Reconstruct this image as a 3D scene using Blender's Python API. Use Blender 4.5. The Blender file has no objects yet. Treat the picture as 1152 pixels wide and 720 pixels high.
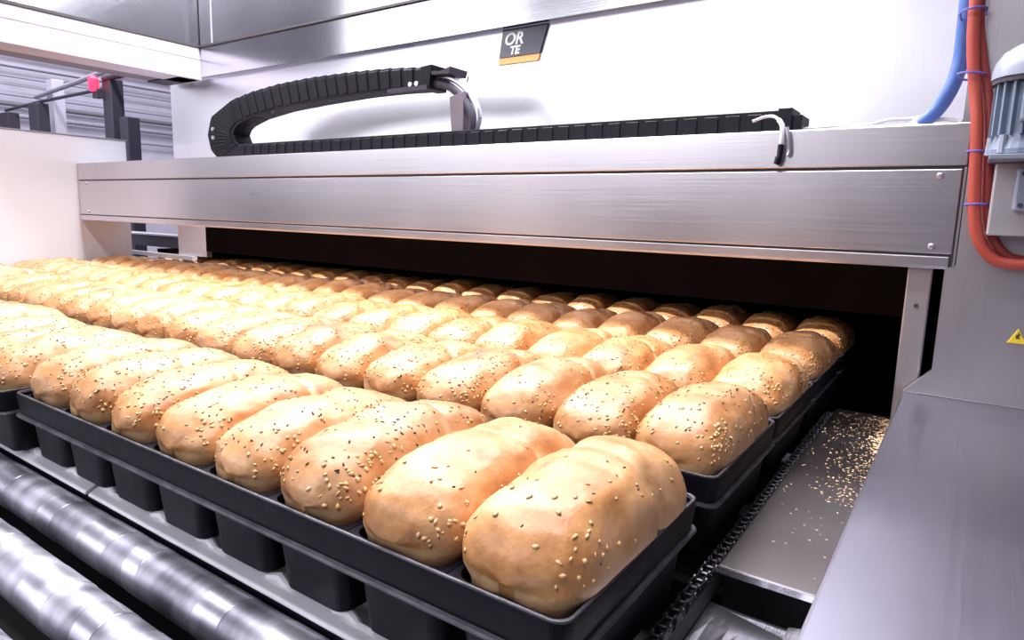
import bpy, math, random
from mathutils import Vector, Matrix, noise
# ---------------------------------------------------------------- units: 1 unit = 0.3 m, pan rims at height 1 m
S = 0.3
Z0 = 1.0
col = bpy.context.scene.collection
def W(x, y, z): return Vector((x*S, y*S, z*S+Z0))
# ---------------------------------------------------------------- materials
def new_mat(name):
    m = bpy.data.materials.new(name); m.use_nodes = True
    nt = m.node_tree
    return m, nt, nt.nodes['Principled BSDF']
def simple(name, rgb, rough=0.5, metal=0.0, bump=0.0, bscale=60, var=0.0, vscale=6, spec=0.5, emit=None, estr=0):
    m, nt, b = new_mat(name)
    b.inputs['Base Color'].default_value = (*rgb, 1); b.inputs['Roughness'].default_value = rough
    b.inputs['Metallic'].default_value = metal; b.inputs['Specular IOR Level'].default_value = spec
    tc = nt.nodes.new('ShaderNodeTexCoord')
    if var > 0:
        n = nt.nodes.new('ShaderNodeTexNoise'); n.inputs['Scale'].default_value = vscale; n.inputs['Detail'].default_value = 5
        nt.links.new(tc.outputs['Object'], n.inputs['Vector'])
        r = nt.nodes.new('ShaderNodeValToRGB')
        r.color_ramp.elements[0].position = 0.3; r.color_ramp.elements[1].position = 0.7
        r.color_ramp.elements[0].color = (*[c*(1-var) for c in rgb], 1)
        r.color_ramp.elements[1].color = (*[min(1, c*(1+var)) for c in rgb], 1)
        nt.links.new(n.outputs['Fac'], r.inputs['Fac']); nt.links.new(r.outputs['Color'], b.inputs['Base Color'])
    if bump > 0:
        n2 = nt.nodes.new('ShaderNodeTexNoise'); n2.inputs['Scale'].default_value = bscale; n2.inputs['Detail'].default_value = 4
        nt.links.new(tc.outputs['Object'], n2.inputs['Vector'])
        bp = nt.nodes.new('ShaderNodeBump'); bp.inputs['Strength'].default_value = bump; bp.inputs['Distance'].default_value = 0.01
        nt.links.new(n2.outputs['Fac'], bp.inputs['Height']); nt.links.new(bp.outputs['Normal'], b.inputs['Normal'])
    if emit:
        b.inputs['Emission Color'].default_value = (*emit, 1); b.inputs['Emission Strength'].default_value = estr
    return m
def steel(name, rgb, rough=0.3, axis='X', wave=0.0, var=0.06, metal=1.0):
    """brushed stainless sheet: fine grain stretched along one axis, cloudy roughness and gentle buckling"""
    m, nt, b = new_mat(name)
    b.inputs['Metallic'].default_value = metal
    tc = nt.nodes.new('ShaderNodeTexCoord'); mp = nt.nodes.new('ShaderNodeMapping')
    mp.inputs['Scale'].default_value = {'X': (1, 90, 90), 'Y': (90, 1, 90), 'Z': (90, 90, 1)}[axis]
    nt.links.new(tc.outputs['Object'], mp.inputs['Vector'])
    g = nt.nodes.new('ShaderNodeTexNoise'); g.inputs['Scale'].default_value = 4; g.inputs['Detail'].default_value = 3
    nt.links.new(mp.outputs['Vector'], g.inputs['Vector'])
    c = nt.nodes.new('ShaderNodeTexNoise'); c.inputs['Scale'].default_value = 2.2; c.inputs['Detail'].default_value = 4
    nt.links.new(tc.outputs['Object'], c.inputs['Vector'])
    add = nt.nodes.new('ShaderNodeMath'); add.operation = 'ADD'
    m1 = nt.nodes.new('ShaderNodeMath'); m1.operation = 'MULTIPLY'; m1.inputs[1].default_value = 0.4
    nt.links.new(g.outputs['Fac'], m1.inputs[0]); nt.links.new(m1.outputs[0], add.inputs[0]); nt.links.new(c.outputs['Fac'], add.inputs[1])
    mr = nt.nodes.new('ShaderNodeMapRange'); mr.inputs['From Min'].default_value = 0.4; mr.inputs['From Max'].default_value = 1.0
    mr.inputs['To Min'].default_value = rough*0.85; mr.inputs['To Max'].default_value = rough*1.2
    nt.links.new(add.outputs[0], mr.inputs['Value']); nt.links.new(mr.outputs['Result'], b.inputs['Roughness'])
    r = nt.nodes.new('ShaderNodeValToRGB')
    r.color_ramp.elements[0].position = 0.3; r.color_ramp.elements[1].position = 0.7
    r.color_ramp.elements[0].color = (*[k*(1-var) for k in rgb], 1); r.color_ramp.elements[1].color = (*[min(1, k*(1+var)) for k in rgb], 1)
    nt.links.new(c.outputs['Fac'], r.inputs['Fac']); nt.links.new(r.outputs['Color'], b.inputs['Base Color'])
    bp = nt.nodes.new('ShaderNodeBump'); bp.inputs['Strength'].default_value = 0.05; bp.inputs['Distance'].default_value = 0.002
    nt.links.new(g.outputs['Fac'], bp.inputs['Height'])
    if wave > 0:
        w = nt.nodes.new('ShaderNodeTexNoise'); w.inputs['Scale'].default_value = 1.3; w.inputs['Detail'].default_value = 1
        nt.links.new(tc.outputs['Object'], w.inputs['Vector'])
        bw = nt.nodes.new('ShaderNodeBump'); bw.inputs['Strength'].default_value = wave; bw.inputs['Distance'].default_value = 0.08
        nt.links.new(w.outputs['Fac'], bw.inputs['Height']); nt.links.new(bw.outputs['Normal'], bp.inputs['Normal'])
    nt.links.new(bp.outputs['Normal'], b.inputs['Normal'])
    return m
def bread_material():
    m, nt, b = new_mat('bread_crust')
    tc = nt.nodes.new('ShaderNodeTexCoord'); oi = nt.nodes.new('ShaderNodeObjectInfo')
    addv = nt.nodes.new('ShaderNodeVectorMath'); addv.operation = 'ADD'
    sc = nt.nodes.new('ShaderNodeVectorMath'); sc.operation = 'SCALE'; sc.inputs['Scale'].default_value = 7.0
    comb = nt.nodes.new('ShaderNodeCombineXYZ')
    for k in range(3): nt.links.new(oi.outputs['Random'], comb.inputs[k])
    nt.links.new(comb.outputs[0], sc.inputs[0]); nt.links.new(tc.outputs['Object'], addv.inputs[0]); nt.links.new(sc.outputs[0], addv.inputs[1])
    n = nt.nodes.new('ShaderNodeTexNoise'); n.inputs['Scale'].default_value = 16; n.inputs['Detail'].default_value = 6; n.inputs['Roughness'].default_value = 0.6
    nt.links.new(addv.outputs[0], n.inputs['Vector'])
    r = nt.nodes.new('ShaderNodeValToRGB'); e = r.color_ramp.elements
    e[0].position = 0.32; e[0].color = (0.40, 0.150, 0.038, 1)
    e[1].position = 0.70; e[1].color = (0.73, 0.42, 0.215, 1)
    k = e.new(0.5); k.color = (0.60, 0.285, 0.10, 1)
    nt.links.new(n.outputs['Fac'], r.inputs['Fac'])
    # paler torn dough along creases (vertex attribute from the mesh)
    at = nt.nodes.new('ShaderNodeAttribute'); at.attribute_name = 'crease'
    mx = nt.nodes.new('ShaderNodeMix'); mx.data_type = 'RGBA'
    mx.inputs['B'].default_value = (0.90, 0.68, 0.40, 1)
    nt.links.new(at.outputs['Fac'], mx.inputs['Factor']); nt.links.new(r.outputs['Color'], mx.inputs['A'])
    hv = nt.nodes.new('ShaderNodeHueSaturation')
    mv = nt.nodes.new('ShaderNodeMapRange'); mv.inputs['To Min'].default_value = 0.88; mv.inputs['To Max'].default_value = 1.1
    nt.links.new(oi.outputs['Random'], mv.inputs['Value']); nt.links.new(mv.outputs['Result'], hv.inputs['Value'])
    nt.links.new(mx.outputs['Result'], hv.inputs['Color']); nt.links.new(hv.outputs['Color'], b.inputs['Base Color'])
    b.inputs['Roughness'].default_value = 0.42; b.inputs['Specular IOR Level'].default_value = 0.55
    b.inputs['Coat Weight'].default_value = 0.35; b.inputs['Coat Roughness'].default_value = 0.35
    n2 = nt.nodes.new('ShaderNodeTexNoise'); n2.inputs['Scale'].default_value = 55; n2.inputs['Detail'].default_value = 5
    nt.links.new(addv.outputs[0], n2.inputs['Vector'])
    bp = nt.nodes.new('ShaderNodeBump'); bp.inputs['Strength'].default_value = 0.5; bp.inputs['Distance'].default_value = 0.004
    nt.links.new(n2.outputs['Fac'], bp.inputs['Height']); nt.links.new(bp.outputs['Normal'], b.inputs['Normal'])
    return m
M = dict(
    bread=bread_material(),
    cab=simple('pale_satin_sheet', (0.90, 0.92, 1.0), 0.32, 0.2, var=0.04, vscale=2),
    dark_seed=simple('dark_linseed', (0.055, 0.03, 0.022), 0.35),
    pale_seed=simple('pale_sesame_and_oat', (0.74, 0.47, 0.22), 0.5),
    pan=simple('blackened_pan_steel', (0.005, 0.0045, 0.0085), 0.5, 0.0, spec=0.2, bump=0.15, bscale=40, var=0.4, vscale=9),
    pan_edge=simple('worn_pan_edge', (0.085, 0.08, 0.095), 0.45, 0.6, bump=0.2, bscale=50, var=0.5, vscale=25),
    steel_x=steel('brushed_steel_hood', (0.62, 0.59, 0.63), 0.30, 'X', 0.10),
    steel_face=steel('brushed_steel_facade', (0.80, 0.79, 0.85), 0.30, 'Z', 0.15, 0.04, 0.8),
    steel_canopy=steel('brushed_steel_canopy', (0.62, 0.62, 0.66), 0.18, 'X', 0.12, 0.05),
    steel_side=steel('brushed_steel_side', (0.52, 0.485, 0.50), 0.38, 'Z', 0.12, 0.05, 0.85),
    steel_table=steel('brushed_steel_table', (0.37, 0.36, 0.43), 0.33, 'Y', 0.08, 0.1),
    steel_plate=steel('stained_steel_plate', (0.22, 0.20, 0.20), 0.36, 'Y', 0.1, 0.3),
    steel_bright=steel('polished_steel', (0.78, 0.77, 0.82), 0.22, 'Y', 0.6, 0.1),
    rail=simple('white_plastic_rail', (0.86, 0.85, 0.92), 0.35, 0.0, bump=0.2, bscale=20, var=0.15),
    black=simple('black_plastic', (0.005, 0.0045, 0.009), 0.5, 0.0, bump=0.05, spec=0.25),
    chainm=simple('oiled_chain_steel', (0.05, 0.048, 0.055), 0.35, 0.9),
    oven_shade=simple('shade_black_oven_steel', (0.005, 0.0025, 0.002), 0.9, 0.0, spec=0.03, var=0.3),  # near-black colour stands in for the unlit oven mouth
    frame=simple('dark_painted_steel', (0.035, 0.03, 0.05), 0.5),
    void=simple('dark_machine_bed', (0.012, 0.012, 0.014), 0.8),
    white_cable=simple('white_cable', (0.55, 0.54, 0.60), 0.4),
    grey_cable=simple('grey_cable', (0.35, 0.34, 0.37), 0.4),
    silver=simple('silver_conduit', (0.55, 0.55, 0.62), 0.3, 0.8),
    blue=simple('blue_hose', (0.06, 0.13, 0.40), 0.4),
    orange=simple('orange_hose', (0.40, 0.06, 0.04), 0.5),
    red=simple('dark_red_hose', (0.28, 0.035, 0.03), 0.5),
    tie=simple('violet_cable_tie', (0.10, 0.09, 0.38), 0.4),
    motor=simple('blue_grey_paint', (0.16, 0.20, 0.28), 0.38, 0.0, var=0.08),
    motor_light=simple('pale_grey_paint', (0.26, 0.29, 0.37), 0.35, 0.1),
    bracket=simple('grey_box_paint', (0.42, 0.40, 0.42), 0.4, 0.3),
    yellow=simple('yellow_sticker', (0.85, 0.62, 0.03), 0.4),
    sign_black=simple('sign_black', (0.022, 0.022, 0.045), 0.16, 0, spec=0.9),
    sign_orange=simple('sign_orange', (0.85, 0.36, 0.12), 0.3),
    sign_white=simple('sign_white', (0.9, 0.9, 0.92), 0.4),
    lilac=simple('pale_lilac_paint', (0.56, 0.54, 0.66), 0.5, 0, var=0.05),
    lilac_dark=simple('dark_and_shade_grey', (0.20, 0.18, 0.22), 0.55),  # grey of pipes and strap, also the shade tone under the canopy beam
    wallm=simple('hall_wall_paint', (0.60, 0.58, 0.70), 0.6, 0, var=0.06),
    pipe=simple('lilac_pipe', (0.36, 0.34, 0.44), 0.5),
    floorm=simple('dark_tiled_floor', (0.10, 0.10, 0.11), 0.5, 0, var=0.3),
    lamp_red=simple('red_lamp', (0.8, 0.02, 0.08), 0.3, emit=(1, 0.05, 0.12), estr=1.5),
    crumb=simple('toasted_crumb', (0.70, 0.47, 0.27), 0.5, var=0.3, vscale=200),
    gasket=simple('dark_gasket', (0.05, 0.045, 0.05), 0.6),
)
def roller_material():
    m, nt, b = new_mat('scuffed_roller_steel')
    b.inputs['Metallic'].default_value = 0.9
    tc = nt.nodes.new('ShaderNodeTexCoord')
    n = nt.nodes.new('ShaderNodeTexNoise'); n.inputs['Scale'].default_value = 9; n.inputs['Detail'].default_value = 6
    mp = nt.nodes.new('ShaderNodeMapping'); mp.inputs['Scale'].default_value = (2.2, 1, 1)
    nt.links.new(tc.outputs['Object'], mp.inputs['Vector']); nt.links.new(mp.outputs[0], n.inputs['Vector'])
    r = nt.nodes.new('ShaderNodeValToRGB'); r.color_ramp.elements[0].position = 0.32; r.color_ramp.elements[1].position = 0.66
    r.color_ramp.elements[0].color = (0.20, 0.20, 0.24, 1); r.color_ramp.elements[1].color = (0.62, 0.62, 0.70, 1)
    nt.links.new(n.outputs['Fac'], r.inputs['Fac']); nt.links.new(r.outputs['Color'], b.inputs['Base Color'])
    mr = nt.nodes.new('ShaderNodeMapRange'); mr.inputs['To Min'].default_value = 0.32; mr.inputs['To Max'].default_value = 0.6
    nt.links.new(n.outputs['Fac'], mr.inputs['Value']); nt.links.new(mr.outputs['Result'], b.inputs['Roughness'])
    bp = nt.nodes.new('ShaderNodeBump'); bp.inputs['Strength'].default_value = 0.15; bp.inputs['Distance'].default_value = 0.003
    nt.links.new(n.outputs['Fac'], bp.inputs['Height']); nt.links.new(bp.outputs['Normal'], b.inputs['Normal'])
    return m
M['roller'] = roller_material()
# ---------------------------------------------------------------- mesh builder
class MB:
    def __init__(self): self.v = []; self.f = []; self.mi = []
    def add(self, vs, fs, mi=0):
        o = len(self.v); self.v += [tuple(p) for p in vs]
        self.f += [tuple(i+o for i in f) for f in fs]; self.mi += [mi]*len(fs)
    def box(self, x0, x1, y0, y1, z0, z1, mi=0):
        self.hexa([(x0,y0,z0),(x1,y0,z0),(x1,y1,z0),(x0,y1,z0)], [(x0,y0,z1),(x1,y0,z1),(x1,y1,z1),(x0,y1,z1)], mi)
    def hexa(self, lo, hi, mi=0):
        self.add(list(lo)+list(hi), [(3,2,1,0),(4,5,6,7),(0,1,5,4),(1,2,6,5),(2,3,7,6),(3,0,4,7)], mi)
    def prism_y(self, poly, y0, y1, mi=0):      # poly of (x,z), front face towards -Y when anticlockwise seen from -Y
        n = len(poly)
        vs = [(x, y0, z) for x, z in poly]+[(x, y1, z) for x, z in poly]
        self.add(vs, [tuple(range(n)), tuple(range(2*n-1, n-1, -1))]+[(i, i+n, (i+1) % n+n, (i+1) % n) for i in range(n)], mi)
    def tube(self, pts, r, n=10, mi=0, caps=True):
        pts = [Vector(p) for p in pts]; rings = []
        if isinstance(r, (list, tuple)) and len(r) != len(pts):
            q = r; r = [q[min(len(q)-1, int(i*len(q)/len(pts)))] for i in range(len(pts))]
        up = Vector((0, 0, 1)); prev = None
        for i, p in enumerate(pts):
            t = (pts[min(i+1, len(pts)-1)]-pts[max(i-1, 0)]).normalized()
            a = prev if prev is not None else (up if abs(t.z) < 0.9 else Vector((1, 0, 0)))
            a = (a-t*a.dot(t)).normalized(); prev = a
            b = t.cross(a); rr = r[i] if isinstance(r, (list, tuple)) else r
            rings.append([p+(a*math.cos(k*2*math.pi/n)+b*math.sin(k*2*math.pi/n))*rr for k in range(n)])
        vs = [q for ring in rings for q in ring]; fs = []
        for i in range(len(pts)-1):
            for k in range(n):
                fs.append((i*n+k, i*n+(k+1) % n, (i+1)*n+(k+1) % n, (i+1)*n+k))
        if caps: fs += [tuple(range(n-1, -1, -1)), tuple((len(pts)-1)*n+k for k in range(n))]
        self.add(vs, fs, mi)
    def build(self, name, mats, parent=None, origin=None, smooth=False, bevel=0.0, seg=2):
        if not isinstance(mats, (list, tuple)): mats = [mats]
        if origin is None: origin = tuple(parent['_o']) if parent is not None else self.base()
        ow = W(*origin)
        me = bpy.data.meshes.new(name)
        me.from_pydata([W(*p)-ow for p in self.v], [], self.f)
        for m in mats: me.materials.append(m)
        if len(mats) > 1: me.polygons.foreach_set('material_index', self.mi)
        me.update()
        if smooth:
            me.polygons.foreach_set('use_smooth', [True]*len(me.polygons)); me.set_sharp_from_angle(angle=math.radians(32))
        o = bpy.data.objects.new(name, me); col.objects.link(o)
        if parent is not None:
            o.parent = parent; o['_o'] = list(parent['_o'])
        else:
            o.location = ow; o['_o'] = list(origin)
        if bevel > 0:
            b = o.modifiers.new('bevel', 'BEVEL'); b.width = bevel*S; b.segments = seg; b.limit_method = 'ANGLE'
        return o
    def base(self):
        xs = [p[0] for p in self.v]; ys = [p[1] for p in self.v]; zs = [p[2] for p in self.v]
        return ((min(xs)+max(xs))/2, (min(ys)+max(ys))/2, min(zs))
def smooth_path(pts, n=6):
    P = [Vector(p) for p in pts]; P = [P[0]*2-P[1]]+P+[P[-1]*2-P[-2]]; out = []
    for i in range(1, len(P)-2):
        for k in range(n):
            t = k/n; a, b, c, d = P[i-1], P[i], P[i+1], P[i+2]
            out.append(0.5*((2*b)+(c-a)*t+(2*a-5*b+4*c-d)*t*t+(3*b-a-3*c+d)*t**3))
    out.append(P[-2]); return out
def tag(o, label, cat, group=None):
    o['label'] = label; o['category'] = cat
    if group: o['group'] = group
    return o
def thing(name, loc, label, cat, group=None):
    o = bpy.data.objects.new(name, None); col.objects.link(o); o.location = W(*loc); o['_o'] = list(loc)
    o.empty_display_size = 0.05
    return tag(o, label, cat, group)
def struct(o): o['kind'] = 'structure'; return o
def one(fn):
    mb = MB(); fn(mb); return mb
def boxes(*bs):
    mb = MB()
    for b in bs: mb.box(*b)
    return mb
# ---------------------------------------------------------------- camera (solved from the vanishing points)
F_PX = 743.9301
R = ((0.82228353, 0.11103829, -0.55814003), (0.568442, -0.11390745, 0.81479984), (0.02689767, -0.98726673, -0.15678305))
cam = bpy.data.cameras.new('camera'); co = bpy.data.objects.new('camera', cam); col.objects.link(co)
cam.sensor_width = 36; cam.sensor_fit = 'HORIZONTAL'; cam.lens = F_PX/1152*36; cam.clip_start = 0.01
mw = Matrix.Identity(4)
for i in range(3):
    mw[i][0] = R[i][0]; mw[i][1] = -R[i][1]; mw[i][2] = -R[i][2]
mw.translation = W(0, 0, 1); co.matrix_world = mw
bpy.context.scene.camera = co
def in_view(x, y, z, mx=70, my=70):
    d = (x, y, z-1); q = [sum(R[i][j]*d[i] for i in range(3)) for j in range(3)]
    if q[2] < 0.05: return False
    u = 576+F_PX*q[0]/q[2]; v = 360+F_PX*q[1]/q[2]
    return -mx < u < 1152+mx and -my < v < 720+my
# ---------------------------------------------------------------- hall
FZ = -3.33
struct(boxes((-52, 8, -30, 22, FZ-0.3, FZ)).build('floor', M['floorm']))
wl = MB(); wl.box(-20.6, -20.2, -1.5, 22, FZ, 12); struct(wl.build('wall_left', M['wallm']))
struct(boxes((-20.6, 8, 21.6, 22, FZ, 12)).build('wall_back', M['wallm']))
struct(boxes((-20.2, -19.9, -1.5, 3.2, FZ, 2.6), (-50, 4, -22, -21.6, FZ, 3.6)).build('darkening_slab_2', M['frame']))  # unseen dark slabs added to darken what the hood reflects
# long horizontal pipes on the far left wall
for k, (z, r, c) in enumerate([(4.62, .07, 'pipe'), (4.30, .05, 'lilac_dark'), (4.06, .045, 'pipe'), (3.86, .03, 'pipe'), (3.62, .05, 'pipe'), (3.40, .10, 'lilac_dark'), (3.12, .10, 'pipe'), (2.76, .06, 'pipe')]):
    mb = MB(); mb.tube([(-20.05, -1.4, z), (-20.05, 20, z)], r*.6, 10)
    for j in range(6): mb.box(-20.22, -20.02, -1+j*3.5, -.9+j*3.5, z-r*1.4, z+r*1.4)
    nm = ['topmost', 'second', 'third', 'fourth', 'fifth', 'sixth', 'seventh', 'lowest'][k]
    tag(mb.build('wall_pipe', M[c], smooth=False), '%s lilac horizontal pipe on the far left hall wall, counted from the top' % nm, 'pipe', 'pipes along the far hall wall')
# ---------------------------------------------------------------- guard rail posts in the left background
RY = 6.5
rail = thing('guard_frame', (-15, RY, FZ), 'dark guard frame of posts and crossbars behind the left steel cabinet', 'guard frame')
for x, zt, w in [(-18.95, 3.05, .26), (-17.3, 3.15, .24), (-13.9, 3.35, .17), (-13.33, 2.62, .15)]:
    boxes((x-w, x+w, RY-.12, RY+.12, FZ, zt)).build('post', M['frame'], rail, bevel=.02)
one(lambda m: m.tube([(-19.1, RY, 3.12), (-17.3, RY, 3.18), (-14.0, RY, 3.22)], .035, 8)).build('crossbar', M['frame'], rail)
one(lambda m: m.tube([(-14.0, RY-.1, 3.36), (-12.9, RY-.1, 3.38), (-11.62, RY-.1, 3.44)], .055, 8)).build('crossbar', M['frame'], rail)
one(lambda m: m.tube([(-18.2, RY+.3, 3.40), (-16, RY+.2, 3.5), (-14.0, RY, 3.55)], .05, 8)).build('crossbar', M['pipe'], rail)
boxes((-11.72, -11.5, RY-.2, RY+.0, 3.28, 3.56)).build('bar_end_cap', M['frame'], rail, bevel=.02)
boxes((-17.75, -17.42, RY+.35, RY+.6, FZ, 3.75)).build('pale_post', M['lilac'], rail, bevel=.02)
sl = thing('signal_lamp', (-14.1, RY-.25, 3.2), 'small glowing red signal lamp on the tall dark guard post', 'lamp')
one(lambda m: m.tube([(-14.1, RY-.25, 3.12), (-14.1, RY-.25, 3.2), (-14.1, RY-.25, 3.34), (-14.1, RY-.25, 3.4)], [.07, .095, .095, .05], 14)).build('lens', M['lamp_red'], sl, smooth=True)
boxes((-14.2, -14.0, RY-.24, RY-.12, 3.0, 3.16)).build('lamp_base', M['frame'], sl)
# ---------------------------------------------------------------- overhead canopy (left side wall, beam, back wall)
can = thing('extraction_canopy', (-9.2, 4, 2.75), 'large pale steel extraction canopy hanging above the oven, top left', 'canopy')
CX = -9.2
boxes((CX-.06, CX, 2.7, 5.57, 3.21, 5.4)).build('side_panel', M['steel_canopy'], can)
boxes((CX-.05, CX+.015, 2.7, 5.55, 3.19, 3.225)).build('side_gasket', M['gasket'], can)
boxes((CX-.45, CX, 2.7, 5.55, 2.76, 3.19)).build('side_beam', M['lilac'], can, bevel=.012)
boxes((CX-.004, CX+.006, 2.7, 5.5, 3.03, 3.042)).build('beam_seam', M['pipe'], can)
boxes((CX-.9, CX-.46, 2.7, 5.5, 2.78, 2.86)).build('shaded_underside', M['lilac_dark'], can)  # dark strip, the beam underside's shade put into its colour
boxes((CX+.02, -.08, 5.50, 5.56, 3.22, 5.4)).build('back_panel', M['steel_canopy'], can)
boxes((CX+.30, CX+.315, 5.49, 5.50, 3.22, 5.4)).build('panel_seam', M['pipe'], can)
boxes((CX+.02, -.08, 5.47, 5.56, 3.19, 3.215)).build('back_gasket', M['gasket'], can)
boxes((CX+.02, -.08, 5.50, 5.57, 2.80, 3.185)).build('back_band', M['steel_canopy'], can)
one(lambda m: m.hexa([(-10.1, 5.2, 2.76), (-9.25, 5.2, 2.76), (-9.25, 5.5, 2.76), (-10.1, 5.5, 2.76)], [(-9.7, 5.2, 2.97), (-9.65, 5.2, 2.97), (-9.65, 5.5, 2.97), (-9.7, 5.5, 2.97)])).build('corner_bracket', M['frame'], can)
# ---------------------------------------------------------------- oven
oven = thing('tunnel_oven', (-4.8, 5.6, FZ), 'bright stainless steel oven front behind the hood, with a dark mouth', 'oven')
def facade(m):
    xl, xo, xr, xe = -10.2, -9.42, -.16, -.14
    zb, zo, zt = FZ, .74, 2.79
    m.box(xl, xo, 5.6, 5.68, .25, zt); m.box(xo, xe, 5.6, 5.68, zo, zt)
    # rounded upper left corner of the mouth
    pts = [(xo, zo), (xo, .25)]+[(xo+.0+.10*(1-math.cos(a)), .25+.49*math.sin(a)) for a in [k*math.pi/16 for k in range(1, 9)]]
    m.prism_y(pts, 5.6, 5.68)
one(facade).build('front_panel', M['steel_face'], oven)
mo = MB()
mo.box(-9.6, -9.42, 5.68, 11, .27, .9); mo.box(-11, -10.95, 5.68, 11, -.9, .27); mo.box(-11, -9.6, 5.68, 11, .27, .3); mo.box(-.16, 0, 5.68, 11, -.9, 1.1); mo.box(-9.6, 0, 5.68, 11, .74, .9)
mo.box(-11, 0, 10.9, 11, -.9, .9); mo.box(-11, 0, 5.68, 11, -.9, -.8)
mo.build('baking_chamber', M['oven_shade'], oven)
boxes((-9.38, -.2, 5.57, 5.595, .34, .735)).build('added_light_baffle', M['oven_shade'], oven)  # unseen baffle added to cut off the light on the fifth loaf row
boxes((-10.6, -10.5, 9.0, 9.3, FZ, -.9), (-.6, -.5, 9.0, 9.3, FZ, -.9)).build('leg', M['steel_side'], oven)
boxes((-10.2, -10.1, 5.68, 11, .31, 2.79), (-10.1, -.2, 10.9, 11, 1.1, 2.79)).build('outer_shell', M['steel_side'], oven)
# sign plate on the oven front
sg = thing('maker_sign', (-4.0, 5.58, 2.5), 'black slanted sign plate with white letters and orange stripe on the oven front', 'sign')
one(lambda m: m.prism_y([(-4.06, 2.535), (-3.585, 2.535), (-3.50, 2.795), (-4.02, 2.795)], 5.575, 5.6)).build('plate', M['sign_black'], sg)  # left end cut short, glare over the sign put into its shape
one(lambda m: m.prism_y([(-4.07, 2.47), (-3.605, 2.47), (-3.588, 2.528), (-4.06, 2.528)], 5.578, 5.6)).build('stripe', M['sign_orange'], sg)
def letters(txt, x_right, z, size, name):
    cu = bpy.data.curves.new(name, 'FONT'); cu.body = txt; cu.size = size*S; cu.extrude = 0.0006; cu.align_x = 'RIGHT'; cu.offset = 0.0012
    cu.shear = 0.25
    tmp = bpy.data.objects.new('tmp', cu); col.objects.link(tmp); bpy.context.view_layer.update()
    me = bpy.data.meshes.new_from_object(tmp.evaluated_get(bpy.context.evaluated_depsgraph_get())); me.name = name
    bpy.data.objects.remove(tmp); bpy.data.curves.remove(cu); me.materials.clear(); me.materials.append(M['sign_white'])
    o = bpy.data.objects.new(name, me); col.objects.link(o)
    o.parent = sg; o.location = W(x_right, 5.572, z)-W(*sg['_o']); o.rotation_euler = (math.pi/2, 0, 0)
letters('OR', -3.78, 2.645, .155, 'letters'); letters('TE', -3.82, 2.555, .105, 'letters')
# small block and white frame seen through the gap below the hood at far left
fc = thing('outfeed_guide', (-11.2, 5.6, .19), 'dark block with white edges seen through the gap under the hood', 'machine part')
boxes((-12.4, -10.22, 5.75, 6.0, .32, .50)).build('block', M['frame'], fc)
boxes((-12.4, -10.22, 5.74, 6.0, .505, .53)).build('top_edge', M['white_cable'], fc)
boxes((-12.4, -9.65, 5.5, 5.58, .19, .25)).build('white_frame', M['white_cable'], fc)
# ---------------------------------------------------------------- hood beam
HX0, HX1, HY = -11.08, -.065, 4.6
hood = thing('oven_hood', (-5.5, 4.8, .76), 'long grey stainless steel box hood across the oven mouth', 'hood')
def hood_core(m):
    m.box(HX0, HX1, HY+.02, 5.20, .77, 1.55)
one(hood_core).build('hood_box', M['gasket'], hood)
boxes((HX0, HX1, HY, HY+.03, 1.345, 1.585)).build('upper_panel', M['steel_x'], hood, bevel=.008)
boxes((HX0, HX1-.02, HY+.002, HY+.03, .842, 1.328)).build('lower_panel', M['steel_x'], hood, bevel=.006)
boxes((HX1-.012, HX1+.0, HY-.002, HY+.03, .76, 1.338)).build('end_strip', M['steel_x'], hood)
boxes((HX0, HX1-.03, HY-.006, HY+.04, .765, .828), (HX0, HX1-.03, HY, 5.22, .755, .767)).build('bottom_lip', M['steel_x'], hood, bevel=.006)
boxes((HX0, HX1, HY+.03, 5.2, 1.55, 1.565)).build('top_tray', M['steel_x'], hood)
boxes((HX0, HX1, 5.20, 5.23, .77, 1.59)).build('rear_panel', M['steel_x'], hood)
for x, z in [(-.19, 1.29), (-.19, .885), (-10.8, 1.29), (-10.8, .885)]:
    one(lambda m: m.tube([(x, HY+.004, z), (x, HY-.008, z), (x, HY-.014, z)], [.02, .018, .009], 12)).build('screw', M['silver'], hood, smooth=True)
hp = thing('hood_post', (-.24, 4.8, FZ), 'grey steel post holding the right end of the hood', 'post')
boxes((-.30, -.175, 4.7, 4.86, FZ, .754)).build('post_tube', M['steel_side'], hp, bevel=.008)
one(lambda m: m.tube([(-.235, 4.70, .52), (-.235, 4.685, .52)], .012, 10)).build('bolt', M['gasket'], hp)
# ---------------------------------------------------------------- left steel guard cabinet
cab = thing('steel_side_cabinet', (-11.3, 3, FZ), 'tall pale stainless cabinet at the left end of the hood', 'cabinet')
boxes((-11.75, -11.1, 2.9, 5.34, FZ, 1.985)).build('cabinet_body', M['cab'], cab, bevel=.02)
boxes((-11.76, -11.09, 2.9, 5.35, 1.985, 2.0)).build('top_cap', M['steel_x'], cab)
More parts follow.
